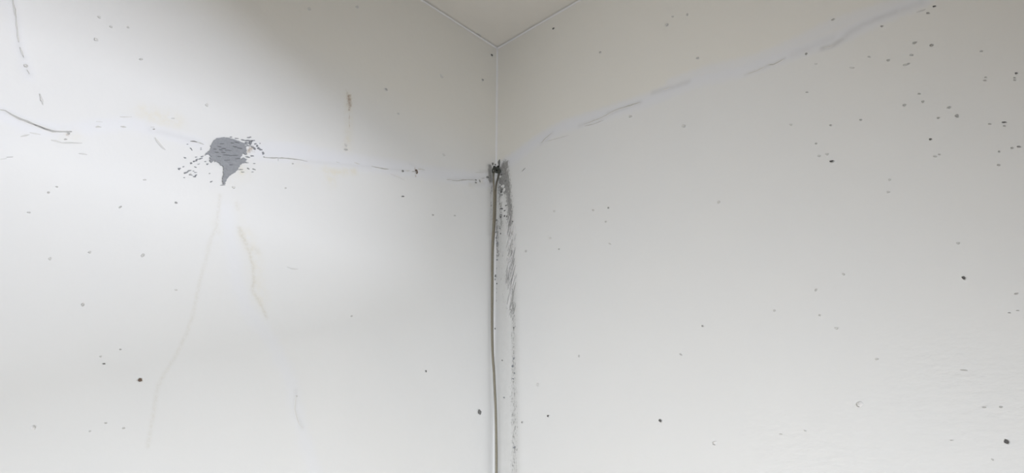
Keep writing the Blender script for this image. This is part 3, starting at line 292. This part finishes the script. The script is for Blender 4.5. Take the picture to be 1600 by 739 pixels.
soot(M_CABLE, 2.41, 2.47, (0.08, 0.08, 0.07))
M_CABLE_DARK = plain('shaded_sooty_cable_sheath', (0.19, 0.172, 0.135), 0.55, 0.0002, 350.0, 0.30, 0.3)  # same sheath darkened: right strand's shade painted in, soot only at the top
soot(M_CABLE_DARK, 2.39, 2.46, (0.06, 0.06, 0.055))
M_KNOT = plain('dark_tape', (0.07, 0.075, 0.065), 0.6, 0.0003, 400.0, 0.3)
M_BLACK = plain('dark_cavity', (0.035, 0.034, 0.03), 0.95)
M_PLUG = plain('brown_wall_plug', (0.19, 0.14, 0.11), 0.7, 0.0, 900.0, 0.25)


def shade(prefix, d, lo=0.07):
    d = d ** 1.5
    v = 0.78 * (1 - d) + lo * d
    key = f'{prefix}_{int(round(d * 20)):02d}'
    return bpy.data.materials.get(key) or plain(key, (v, v * 0.985, v * 0.955), 0.9)


# ------------------------------------------------------------------ helpers


def link(name, me, parent=None, mats=()):
    for m in mats:
        me.materials.append(m)
    ob = bpy.data.objects.new(name, me)
    COL.objects.link(ob)
    if parent:
        ob.parent = parent
    return ob


def mesh(name, verts, faces, fmat=None, smooth=False):
    me = bpy.data.meshes.new(name)
    me.from_pydata([tuple(v) for v in verts], [], faces)
    if fmat:
        me.polygons.foreach_set('material_index', fmat)
    if smooth:
        me.polygons.foreach_set('use_smooth', [True] * len(me.polygons))
    me.update()
    return me


def info(o, label, category, kind=None):
    o['label'] = label
    o['category'] = category
    if kind:
        o['kind'] = kind


# local wall frame (u, v, n): u runs along the wall, v up, n into the room
FRAME_L = Matrix(((-1, 0, 0, 0), (0, 0, 1, 0), (0, 1, 0, 0), (0, 0, 0, 1)))
FRAME_R = Matrix(((0, 0, 1, 0), (1, 0, 0, 0), (0, 1, 0, 0), (0, 0, 0, 1)))


def place(side, s, z, rot=0.0, su=1.0, sv=1.0, sn=1.0):
    if side == 'L':
        return Matrix.Translation((s, 0, z)) @ FRAME_L @ Matrix.Rotation(-rot, 4, 'Z') @ Matrix.Diagonal((su, sv, sn, 1))
    return Matrix.Translation((0, s, z)) @ FRAME_R @ Matrix.Rotation(rot, 4, 'Z') @ Matrix.Diagonal((su, sv, sn, 1))


def on_wall(side, s, z, n):
    if side == 'L':
        return (s, n, z)
    if side == 'R':
        return (n, s, z)
    return (s, z, CEIL - n)     # 'C': (x, y) on the ceiling


# ------------------------------------------------------------------ structure: walls, ceiling, floor


def seg_mask(S, Z, items):
    """soft-edged mask of the polylines on the grid"""
    out = np.zeros(S.shape)
    for pts, w, strength in items:
        p = np.array(pts)
        r = 3 * w
        s0, s1 = p[:, 0].min() - r, p[:, 0].max() + r
        z0, z1 = p[:, 1].min() - r, p[:, 1].max() + r
        idx = np.nonzero((S > s0) & (S < s1) & (Z > z0) & (Z < z1))
        if len(idx[0]) == 0:
            continue
        s, z = S[idx], Z[idx]
        d = np.full(s.shape, 9.0)
        for a, c in zip(p[:-1], p[1:]):
            e = c - a
            t = np.clip(((s - a[0]) * e[0] + (z - a[1]) * e[1]) / max(e @ e, 1e-9), 0, 1)
            d = np.minimum(d, np.hypot(s - a[0] - t * e[0], z - a[1] - t * e[1]))
        out[idx] = np.maximum(out[idx], strength * np.exp(-(d / w) ** 2))
    return out


def build_wall(name, side, s_end, extra, masks, label):
    ss = np.unique(np.concatenate([np.arange(0, 0.13, 0.0016), np.arange(0.13, s_end, 0.0025), [s_end]]))
    zz = np.unique(np.concatenate([[0.0, 0.8], np.arange(1.50, CEIL, 0.0025), [CEIL]]))
    S, Z = np.meshgrid(ss, zz)
    ns, nz = len(ss), len(zz)
    S, Z = S.ravel(), Z.ravel()
    A = {k: seg_mask(S, Z, v) for k, v in masks.items()}
    # yellowed old coat above the cracks; warm shade tint painted left and far right
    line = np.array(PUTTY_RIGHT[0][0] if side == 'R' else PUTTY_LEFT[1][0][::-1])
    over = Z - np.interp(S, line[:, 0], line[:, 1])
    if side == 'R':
        A['aged_shade'] = np.maximum(np.clip(over / 0.05 + 0.3, 0, 1), 0.7 * np.exp(-((S - 1.25) / 0.35) ** 2 - ((Z - 2.45) / 0.22) ** 2))
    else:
        A['aged_shade'] = np.clip((over + 0.02 - 0.28 * S) / 0.16, 0, 1)
    zero = np.zeros(S.shape)
    # the hand-trowelled plaster is never flat: slow waves, raised filler along the cracks
    wave = 0.0006 * np.sin(S * 17 + 2.1 * np.sin(Z * 9)) * np.sin(Z * 13 + 1.3 * np.sin(S * 11))
    nn = wave * np.clip(S / 0.05, 0, 1) + 0.0016 * A['putty'] * np.clip(S / 0.03, 0, 1)
    nn = np.minimum(nn, 0.0008)
    nn *= np.clip((s_end - S) / 0.05, 0, 1) * np.clip((Z - 1.5) / 0.05, 0, 1)
    co = np.stack([S, nn, Z] if side == 'L' else [nn, S, Z], 1)
    i = np.arange(nz - 1)[:, None] * ns + np.arange(ns - 1)[None]
    q = np.stack([i, i + 1, i + ns + 1, i + ns], -1).reshape(-1, 4)
    if side == 'L':
        q = q[:, ::-1]
    ex_v, ex_f, ex_m = extra
    base = len(co)
    co = np.concatenate([co, np.array(ex_v)])
    me = bpy.data.meshes.new(name)
    faces = np.concatenate([q, np.array(ex_f) + base])
    me.vertices.add(len(co))
    me.vertices.foreach_set('co', co.ravel())
    me.loops.add(faces.size)
    me.loops.foreach_set('vertex_index', faces.ravel().astype(np.int32))
    me.polygons.add(len(faces))
    me.polygons.foreach_set('loop_start', np.arange(0, faces.size, 4, dtype=np.int32))
    me.update(calc_edges=True)
    sm = np.zeros(len(faces), bool)
    sm[:len(q)] = True
    me.polygons.foreach_set('use_smooth', sm)
    for an, keys in (('mask_a', ('putty', 'yellow', 'drips')), ('mask_b', ('rust', 'cement', 'grime')), ('mask_c', ('rough', 'aged_shade', 'dirt'))):
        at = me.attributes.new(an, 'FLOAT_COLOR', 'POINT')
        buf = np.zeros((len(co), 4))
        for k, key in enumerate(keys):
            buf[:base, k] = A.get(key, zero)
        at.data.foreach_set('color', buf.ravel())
    mi = np.zeros(len(faces), np.int32)
    mi[len(q):] = ex_m
    zc = co[faces, 2].max(1)
    mi[(zc < 1.51) & (mi == 0)] = 2
    me.polygons.foreach_set('material_index', mi)
    ob = link(name, me, None, [M_WALL, M_HELPER_BLACK, M_BOUNCE_OCHRE])
    info(ob, label, 'wall', 'structure')
    return ob


FAR = 5.2
L_END, R_END = 1.30, 1.305


def opening(a0, a1, z0, z1, depth, start, put):
    """the rest of a wall from `start` to FAR, with an opening and its reveal; put(a, z, n) places a point"""
    v, f, m = [], [], []
    A, Zs = (start, a0, a1, FAR), (0.0, 1.5, z0, z1, CEIL)
    for z in Zs:
        for a in A:
            v.append(put(a, z, 0.0))
    for r in range(4):
        for c in range(3):
            if (r, c) != (2, 1):
                f.append((r * 4 + c, r * 4 + c + 1, (r + 1) * 4 + c + 1, (r + 1) * 4 + c))
                m.append(0)
    b = len(v)
    ring = ((a0, z0), (a1, z0), (a1, z1), (a0, z1))
    for d in (0.0, -depth):
        for a, z in ring:
            v.append(put(a, z, d))
    for k in range(4):
        f.append((b + k, b + (k + 1) % 4, b + 4 + (k + 1) % 4, b + 4 + k))
        m.append(1)
    f.append((b + 4, b + 5, b + 6, b + 7))
    m.append(1)
    return v, f, m


wl_extra = opening(WIN_X0, WIN_X1, WIN_Z0, WIN_Z1, WIN_D, L_END, lambda a, z, n: (a, n, z))
wr_extra = opening(SLOT_Y0, SLOT_Y1, SLOT_Z0, SLOT_Z1, SLOT_D, R_END, lambda a, z, n: (n, a, z))
masks_l = dict(putty=PUTTY_LEFT, yellow=YELLOW_LEFT, drips=DRIPS_LEFT, rust=RUST_LEFT, dirt=DARKENING_LEFT, cement=CEMENT_LEFT, grime=GRIME_LEFT)
masks_r = dict(putty=PUTTY_RIGHT, cement=CEMENT_RIGHT, grime=GRIME_RIGHT, rough=ROUGH_RIGHT, dirt=DARKENING_RIGHT)
wall_left = build_wall('wall_left', 'L', L_END, wl_extra, masks_l,
                       'left white plaster wall with a grey cement patch and a long crack')
wall_right = build_wall('wall_right', 'R', R_END, wr_extra, masks_r,
                        'right white plaster wall with a slanting filled crack and dark specks')


def slab(name, z0, z1, mat, label, cat):
    v = [(-0.0, -0.0, z0), (FAR, 0, z0), (FAR, FAR, z0), (0, FAR, z0), (0, 0, z1), (FAR, 0, z1), (FAR, FAR, z1), (0, FAR, z1)]
    f = [(0, 3, 2, 1), (4, 5, 6, 7), (0, 1, 5, 4), (1, 2, 6, 5), (2, 3, 7, 6), (3, 0, 4, 7)]
    ob = link(name, mesh(name, v, f), None, [mat])
    info(ob, label, cat, 'structure')
    return ob


ceiling = slab('ceiling', CEIL, CEIL + 0.12, M_CEIL, 'off-white ceiling meeting both walls at the top corner', 'ceiling')
floor = slab('floor', -0.1, 0.0, M_FLOOR, 'terracotta floor below the frame', 'floor')

# ---- filler beads in the three corner lines


def bead(name, path, da, db, legs, label, mat):
    """concave filler fillet: path points, directions of the two walls, leg length at each point"""
    verts, faces = [], []
    K = 5
    for p, lg in zip(path, legs):
        p = Vector(p)
        for k in range(K):
            t = k / (K - 1)
            # hollow arc between the two legs
            a = (1 - t) ** 1.6 * lg + 0.0002
            c = t ** 1.6 * lg + 0.0002
            verts.append(p + Vector(da) * a + Vector(db) * c)
    for i in range(len(path) - 1):
        for k in range(K - 1):
            faces.append((i * K + k, i * K + k + 1, (i + 1) * K + k + 1, (i + 1) * K + k))
    ob = link(name, mesh(name, verts, faces, smooth=True), None, [mat])
    info(ob, label, 'trim', 'structure')
    return ob


zs = [CEIL - 0.001 - 0.42 * t / 60 for t in range(61)] + [2.478 - 0.001 - t * 0.02 for t in range(1, 60)]
legs = [0.0042 + 0.0010 * noise.noise(Vector((z * 30, 3, 1))) if z > 2.485 else 0.0017 + 0.0008 * noise.noise(Vector((z * 25, 7, 1))) for z in zs]
bead('trim_1', [(0, 0, z) for z in zs], (1, 0, 0), (0, 1, 0), legs, 'pale filler bead down the upright corner between the walls', M_PUTTY)
xs = [0.004 + 0.02 * t for t in range(0, 70)]
bead('trim_2', [(x, 0, CEIL - 0.0022) for x in xs], (0, 0, -1), (0, 1, 0),
     [0.0036 + 0.0010 * noise.noise(Vector((x * 25, 1, 5))) for x in xs], 'pale filler bead between the left wall and the ceiling', M_PUTTY)
bead('trim_3', [(0, x, CEIL - 0.0022) for x in xs], (0, 0, -1), (1, 0, 0),
     [0.0036 + 0.0010 * noise.noise(Vector((x * 25, 4, 9))) for x in xs], 'pale filler bead between the right wall and the ceiling', M_PUTTY)

# ------------------------------------------------------------------ cracks: a dark groove between two lifted lips


def crack(side, parent, pts, w, d, seed, label=None, lip=True):
    rn = random.Random(seed)
    p = [Vector((a, c)) for a, c in pts]
    fine = []
    for a, c in zip(p[:-1], p[1:]):
        n = max(1, int((c - a).length / 0.006))
        for k in range(n):
            fine.append(a.lerp(c, k / n))
    fine.append(p[-1])
    verts, faces, fm = [], [], []
    N = len(fine)
    prof = ((-1.9, 0.0009), (-1.0, 0.0014), (0.0, 0.0010), (1.0, 0.0014), (1.9, 0.0009)) if lip else ((-1, .0009), (-.6, .0011), (0, .0011), (.6, .0011), (1, .0009))
    for i, q in enumerate(fine):
        t = (fine[min(i + 1, N - 1)] - fine[max(i - 1, 0)]).normalized()
        nrm = Vector((-t.y, t.x))
        taper = min(1.0, 0.35 + 0.65 * min(i, N - 1 - i) / max(1.0, N * 0.22))
        j = rn.uniform(-0.35, 0.35) * w if 0 < i < N - 1 else 0
        ww = w * taper * rn.uniform(0.7, 1.25)
        for off, h in prof:
            c = q + nrm * (off * ww + j)
            verts.append(on_wall(side, c.x, c.y, h))
    for i in range(N - 1):
        for k in range(4):
            a, c = i * 5 + k, (i + 1) * 5 + k
            faces.append((a, a + 1, c + 1, c))
            fm.append(1 if k in (1, 2) else 0)
    nm = 'crack'
    ob = link(nm, mesh(nm, verts, faces, fm), parent, [M_WALL, shade('crack_shadow', d)])
    if label:
        ob['label'] = label
    return ob


for i, (pts, w, d) in enumerate(CRACKS_LEFT):
    crack('L', wall_left, pts, w, d, i)
for i, (pts, w, d) in enumerate(CRACKS_RIGHT):
    crack('R', wall_right, pts, w, d, 100 + i)
# hairline gap along the ceiling
gx = [0.002 + 0.02 * t for t in range(66)]
gap_mat_d = 0.55
for side_pts, sd in (([(x, 0.0012) for x in gx], 301), ([(0.0012, x) for x in gx], 302)):
    crack('C', ceiling, side_pts, 0.0008, gap_mat_d, sd, lip=False)
crack('C', ceiling, [(p[0], p[1]) for p in CEIL_DARK], 0.0035, 0.5, 303, lip=False)

# ------------------------------------------------------------------ specks: small pits with a lifted paint rim


def pit_mesh(name, seed, dark_mat, rim=1.35, depth=0.0005, deep=False):
    rn = random.Random(seed)
    K = 10
    rad = [rn.uniform(0.78, 1.2) for _ in range(K)]
    verts, faces, fm = [], [], []
    base = 0.0007
    rings = ((rim, base - 0.0006), (1.12, base + depth + 0.0004), (0.95, base + depth + 0.0003), (0.55, base + 0.0001))
    for r, h in rings:
        for k in range(K):
            a = 2 * math.pi * k / K
            verts.append((r * rad[k] * math.cos(a), r * rad[k] * math.sin(a), h))
    for i in range(3):
        for k in range(K):
            faces.append((i * K + k, i * K + (k + 1) % K, (i + 1) * K + (k + 1) % K, (i + 1) * K + k))
            fm.append(0 if i == 0 else 1)
    faces.append(tuple(3 * K + k for k in range(K)))
    fm.append(1)
    me = mesh(name, verts, faces, fm)
    me.materials.append(M_WALL)
    me.materials.append(dark_mat)
    return me


PIT = {}


def add_pits(side, parent, items):
    for (s, z, hw, hh, rot, d) in items:
        lv = min((0.25, 0.4, 0.55, 0.7, 0.9), key=lambda q: abs(q - d))
        key = (lv, RND.randrange(3))
        if key not in PIT:
            PIT[key] = pit_mesh('pit', 40 + len(PIT), shade('pit_dirt', lv, 0.05))
        ob = link('paint_pit', PIT[key], parent)
        ob.matrix_local = place(side, s, z, rot, hw * 0.95, hh * 0.95, 1.0)


add_pits('L', wall_left, PITS_LEFT)
add_pits('R', wall_right, PITS_RIGHT)

HOLE_LABELS_L = ['brown plugged nail hole low on the left wall', 'dark oval nail hole left of the cable', 'brown plugged hole on the crack', None, None]
for i, (s, z, hw, hh, rot) in enumerate(HOLES_LEFT):
    me = pit_mesh('nail_hole', 70 + i, M_PLUG if i in (0, 2) else shade('hole_dark', 0.85, 0.05), 1.4, 0.0011)  # dark middle set by colour; the hole has hardly any depth
    ob = link('nail_hole', me, wall_left)
    ob.matrix_local = place('L', s, z, rot, hw, hh)
    if HOLE_LABELS_L[i]:
        ob['label'] = HOLE_LABELS_L[i]
for i, (s, z, hw, hh, rot) in enumerate(HOLES_RIGHT):
    me = pit_mesh('nail_hole', 80 + i, shade('hole_dark', 0.9, 0.04), 1.5, 0.0012)
    ob = link('nail_hole', me, wall_right)
    ob.matrix_local = place('R', s, z, rot, hw, hh)


def blister_mesh(seed):
    """a bubble of lifted paint, torn on its lower side, the shade there painted dark"""
    rn = random.Random(seed)
    K, R = 16, 5
    verts, faces, fm = [], [], []
    for r in range(R + 1):
        q = 1 - r / (R + 1)
        for k in range(K):
            a = 2 * math.pi * k / K
            wob = 1 + 0.14 * math.sin(2 * a + seed) + 0.07 * rn.uniform(-1, 1)
            h = 0.0005 + 0.0026 * (1 - q * q) * (0.75 + 0.35 * math.sin(a))
            verts.append((q * wob * math.cos(a), q * wob * math.sin(a), h))
    verts.append((0, 0, 0.0034))
    for r in range(R):
        for k in range(K):
            faces.append((r * K + k, r * K + (k + 1) % K, (r + 1) * K + (k + 1) % K, (r + 1) * K + k))
            a = (k + 0.5) / K * 2 * math.pi
            fm.append(1 if r in (1, 2) and 2.9 < a < 4.7 else 0)  # dark crescent: shade on the bubble's lower side painted in
    for k in range(K):
        faces.append((R * K + k, R * K + (k + 1) % K, (R + 1) * K))
        fm.append(0)
    me = mesh('blister', verts, faces, fm, True)
    me.materials.append(M_SCRAP)
    me.materials.append(shade('pit_dirt', 0.62, 0.05))
    return me


for side, par, items in (('L', wall_left, BLISTERS_LEFT), ('R', wall_right, BLISTERS_RIGHT)):
    for i, (s, z, hw, hh, rot) in enumerate(items):
        ob = link('paint_blister', blister_mesh(i + (5 if side == 'L' else 0)), par)
        ob.matrix_local = place(side, s, z, rot, hw, hh)
        ob['label'] = 'torn bubble of lifted white paint'

# ------------------------------------------------------------------ cement patch on the left wall


def cement_patch():
    P = [Vector(p) for p in PATCH]
    out = []
    rn = random.Random(3)
    for a, c in zip(P, P[1:] + P[:1]):          # roughen the torn edge
        n = max(1, int((c - a).length / 0.0022))
        for k in range(n):
            q = a.lerp(c, k / n)
            out.append(q + Vector((rn.uniform(-1.7, 1.7), rn.uniform(-0.6, 0.6))) * (0.0009 if k else 0.0003))
    nb = len(out)
    xs = [p.x for p in out]
    ys = [p.y for p in out]

    def inside(x, y):
        r = False
        for i in range(nb):
            a, c = out[i], out[i - 1]
            if (a.y > y) != (c.y > y) and x < (c.x - a.x) * (y - a.y) / (c.y - a.y) + a.x:
                r = not r
        return r
    pts = list(out)
    g = 0.0028
    y = min(ys)
    while y < max(ys):
        x = min(xs)
        while x < max(xs):
            qx, qy = x + rn.uniform(-.3, .3) * g, y + rn.uniform(-.3, .3) * g
            if inside(qx, qy) and min(abs(qx - o.x) + abs(qy - o.y) for o in out) > 0.0016:
                pts.append(Vector((qx, qy)))
            x += g
        y += g
    edges = [(i, (i + 1) % nb) for i in range(nb)]
    v2, _, f2, ov, _, _ = delaunay_2d_cdt(pts, edges, [list(range(nb))], 1, 1e-6)
    verts = []
    for k, p in enumerate(v2):
        # long sideways trowel ridges in the cement coat
        rdg = noise.noise(Vector((p.x * 40, p.y * 260, 0.3))) + 0.6 * noise.noise(Vector((p.x * 90, p.y * 420, 4.0)))
        verts.append((p.x, 0.0023 + 0.0009 * rdg, p.y))
    faces = [tuple(f) for f in f2]
    n0 = len(verts)
    rim = [i for i in range(len(v2)) if ov[i] and ov[i][0] < nb]
    order = {}
    for i in rim:
        order[ov[i][0]] = i
    seq = [order[k] for k in sorted(order)]
    for i in seq:
        verts.append((v2[i].x, 0.0002, v2[i].y))
    for k in range(len(seq)):
        a, c = seq[k], seq[(k + 1) % len(seq)]
        faces.append((a, c, n0 + (k + 1) % len(seq), n0 + k))
    ob = link('cement_patch', mesh('cement_patch', verts, faces), wall_left, [M_CEMENT])
    ob['label'] = 'ragged grey cement patch where the paint is gone'

    return ob


PATCH_OB = cement_patch()


def fleck_mesh(seed, mat, name='fleck'):
    rn = random.Random(seed)
    K = 9
    rad = [rn.uniform(0.6, 1.2) for _ in range(K)]
    v, f = [], []
    for h, sc in ((0.0004, 1.05), (0.0016, 0.9)):
        for k in range(K):
            a = 2 * math.pi * k / K
            v.append((sc * rad[k] * math.cos(a), sc * rad[k] * math.sin(a), h))
    for k in range(K):
        f.append((k, (k + 1) % K, K + (k + 1) % K, K + k))
    f.append(tuple(K + k for k in range(K)))
    me = mesh(name, v, f)
    me.materials.append(mat)
    return me


FL = [fleck_mesh(200 + k, M_CEMENT) for k in range(5)]
FD = [fleck_mesh(220 + k, M_CEMENT_DARK) for k in range(5)]
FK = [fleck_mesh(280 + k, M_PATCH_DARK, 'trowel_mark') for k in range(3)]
FW = [fleck_mesh(240 + k, M_SCRAP) for k in range(4)]
for i, (s, z, hw, hh, rot) in enumerate(FLECKS_LEFT):
    ob = link('cement_fleck', FL[i % 5], wall_left)
    ob.matrix_local = place('L', s, z, rot, hw, hh)
for i, (s, z, hw, hh, rot) in enumerate(PATCH_STREAKS):
    ob = link('trowel_mark', FK[i % 3], PATCH_OB)
    ob.matrix_local = Matrix.Translation((0, 0.0022, 0)) @ place('L', s, z, rot, hw, hh)
for i, (s, z, hw, hh, rot) in enumerate(FLECKS_CORNER):
    ob = link('cement_fleck', FD[i % 5] if i < 22 else FL[i % 5], wall_right)
    ob.matrix_local = place('R', s, z, rot, hw, hh)
for i, (s, z, hw, hh, rot) in enumerate(WHITE_SCRAPS):
    ob = link('paint_scrap', FW[i % 4], wall_right)
    ob.matrix_local = place('R', s, z, rot, hw, hh, 1.3)


def strokes(name, items, mat, hgt, seed):
    """scraper marks in the bare strip by the corner: thin slanting ridges"""
    rn = random.Random(seed)
    v, f = [], []
    for pts, w in items:
        p = [Vector(q) for q in pts]
        t = (p[-1] - p[0]).normalized()
        n = Vector((-t.y, t.x))
        b = len(v)
        for k, q in enumerate(p):
            ww = w * (0.35 if k in (0, 2) else rn.uniform(0.8, 1.2))
            for o, h in ((-1, 0.0005), (0, hgt), (1, 0.0005)):
                c = q + n * o * ww
                v.append(on_wall('R', c.x, c.y, h))
        for k in range(2):
            for o in range(2):
                a = b + k * 3 + o
                f.append((a, a + 1, a + 4, a + 3))
    ob = link(name, mesh(name, v, f), wall_right, [mat])
    ob['kind'] = 'stuff'
    return ob


strokes('bare_cement_scratches', STROKES_DARK, plain('scraped_cement', (0.37, 0.365, 0.355), 0.9), 0.0011, 5)
strokes('white_scraper_ridges', STROKES_WHITE, M_SCRAP, 0.0020, 6)

# broken plaster round the cable's exit, on both sides of the corner
for side, par, items in (('L', wall_left, ((0.006, 2.4765, 0.008, 0.010, 0.2), (0.015, 2.4895, 0.0035, 0.005, 0.0), (0.0045, 2.4905, 0.003, 0.003, 0.0))),
                         ('R', wall_right, ((0.006, 2.4765, 0.008, 0.011, -0.2), (0.0125, 2.4945, 0.0045, 0.0125, 0.15)))):
    for k, (s, z, hw, hh, rot) in enumerate(items):
        me = fleck_mesh(260 + k, M_BLACK if k == 0 else M_CEMENT_DARK, 'broken_plaster')
        ob = link('broken_plaster_hole' if k == 0 else 'cement_fleck', me, par)
        ob.matrix_local = place(side, s, z, rot, hw, hh)
        if k == 0:
            ob['label'] = 'dark broken plaster hole behind the cable knot'

# ------------------------------------------------------------------ the cable in the corner


def spline(pts, sub=6):
    P = [Vector(p) for p in pts]
    P = [P[0] * 2 - P[1]] + P + [P[-1] * 2 - P[-2]]
    out = []
    for i in range(1, len(P) - 2):
        a, b, c, d = P[i - 1:i + 3]
        for k in range(sub):
            t = k / sub
            out.append(0.5 * ((2 * b) + (c - a) * t + (2 * a - 5 * b + 4 * c - d) * t * t + (3 * b - a - 3 * c + d) * t ** 3))
    out.append(P[-2])
    return out


def tube(name, pts, r, parent, mat, seed=0, K=10, wob=0.05):
    path = spline(pts)
    verts, faces = [], []
    up = Vector((0.31, -0.52, 0.2)).normalized()
    N = len(path)
    for i, p in enumerate(path):
        t = (path[min(i + 1, N - 1)] - path[max(i - 1, 0)]).normalized()
        up = (up - t * up.dot(t)).normalized()
        bi = t.cross(up)
        rr = r * (1 + wob * noise.noise(Vector((i * 0.35, seed, 2.2))) * 2)
        for k in range(K):
            a = 2 * math.pi * k / K
            verts.append(p + (up * math.cos(a) + bi * math.sin(a)) * rr)
    for i in range(N - 1):
        for k in range(K):
            faces.append((i * K + k, i * K + (k + 1) % K, (i + 1) * K + (k + 1) % K, (i + 1) * K + k))
    faces.append(tuple(range(K))[::-1])
    faces.append(tuple((N - 1) * K + k for k in range(K)))
    return link(name, mesh(name, verts, faces, smooth=True), parent, [mat])


cable = bpy.data.objects.new('electric_cable', None)
COL.objects.link(cable)
info(cable, 'thin grimy beige twin cable hanging down the corner between the walls', 'cable')
tube('strand', STRAND_LEFT, 0.0026, cable, M_CABLE, 1)
tube('strand', STRAND_RIGHT, 0.0026, cable, M_CABLE_DARK, 2)
kn = tube('knot', KNOT, 0.0021, cable, M_KNOT, 3, 8, 0.12)
kn['label'] = 'dark taped knot at the top of the cable'

# ------------------------------------------------------------------ added lamp behind the viewer, never in view
lamp = bpy.data.objects.new('added_flood_lamp', None)
COL.objects.link(lamp)
info(lamp, 'added tall black shaded flood lamp on a stand, unseen behind the viewer', 'lamp')
b_ax = LAMP_N.cross(LAMP_A)


def lamp_box(name, centre, ax, half):
    v, f = [], [(0, 1, 3, 2), (4, 6, 7, 5), (0, 4, 5, 1), (2, 3, 7, 6), (0, 2, 6, 4), (1, 5, 7, 3)]
    for i in (-1, 1):
        for j in (-1, 1):
            for k in (-1, 1):
                v.append(Vector(centre) + ax[0] * half[0] * i + ax[1] * half[1] * j + ax[2] * half[2] * k)
    return link(name, mesh(name, v, f), lamp, [M_HELPER_BLACK])


AX = (LAMP_A, b_ax, LAMP_N)
hw, hh, hd = LAMP_SIZE[0] / 2, LAMP_SIZE[1] / 2, LAMP_DEPTH / 2
mid = LAMP_AT - LAMP_N * hd
for sg in (-1, 1):
    lamp_box('shade_panel', mid + LAMP_A * sg * (hw + 0.006), AX, (0.005, hh + 0.011, hd))
    lamp_box('shade_panel', mid + b_ax * sg * (hh + 0.006), AX, (hw, 0.005, hd))
lamp_box('back_panel', LAMP_AT - LAMP_N * (LAMP_DEPTH + 0.012), AX, (hw + 0.011, hh + 0.011, 0.006))
foot = LAMP_AT - LAMP_N * (LAMP_DEPTH + 0.05)
E3 = (Vector((1, 0, 0)), Vector((0, 1, 0)), Vector((0, 0, 1)))
lamp_box('stand', (foot.x, foot.y, foot.z / 2), E3, (0.02, 0.02, foot.z / 2))
lamp_box('base', (foot.x, foot.y, 0.012), E3, (0.2, 0.2, 0.012))
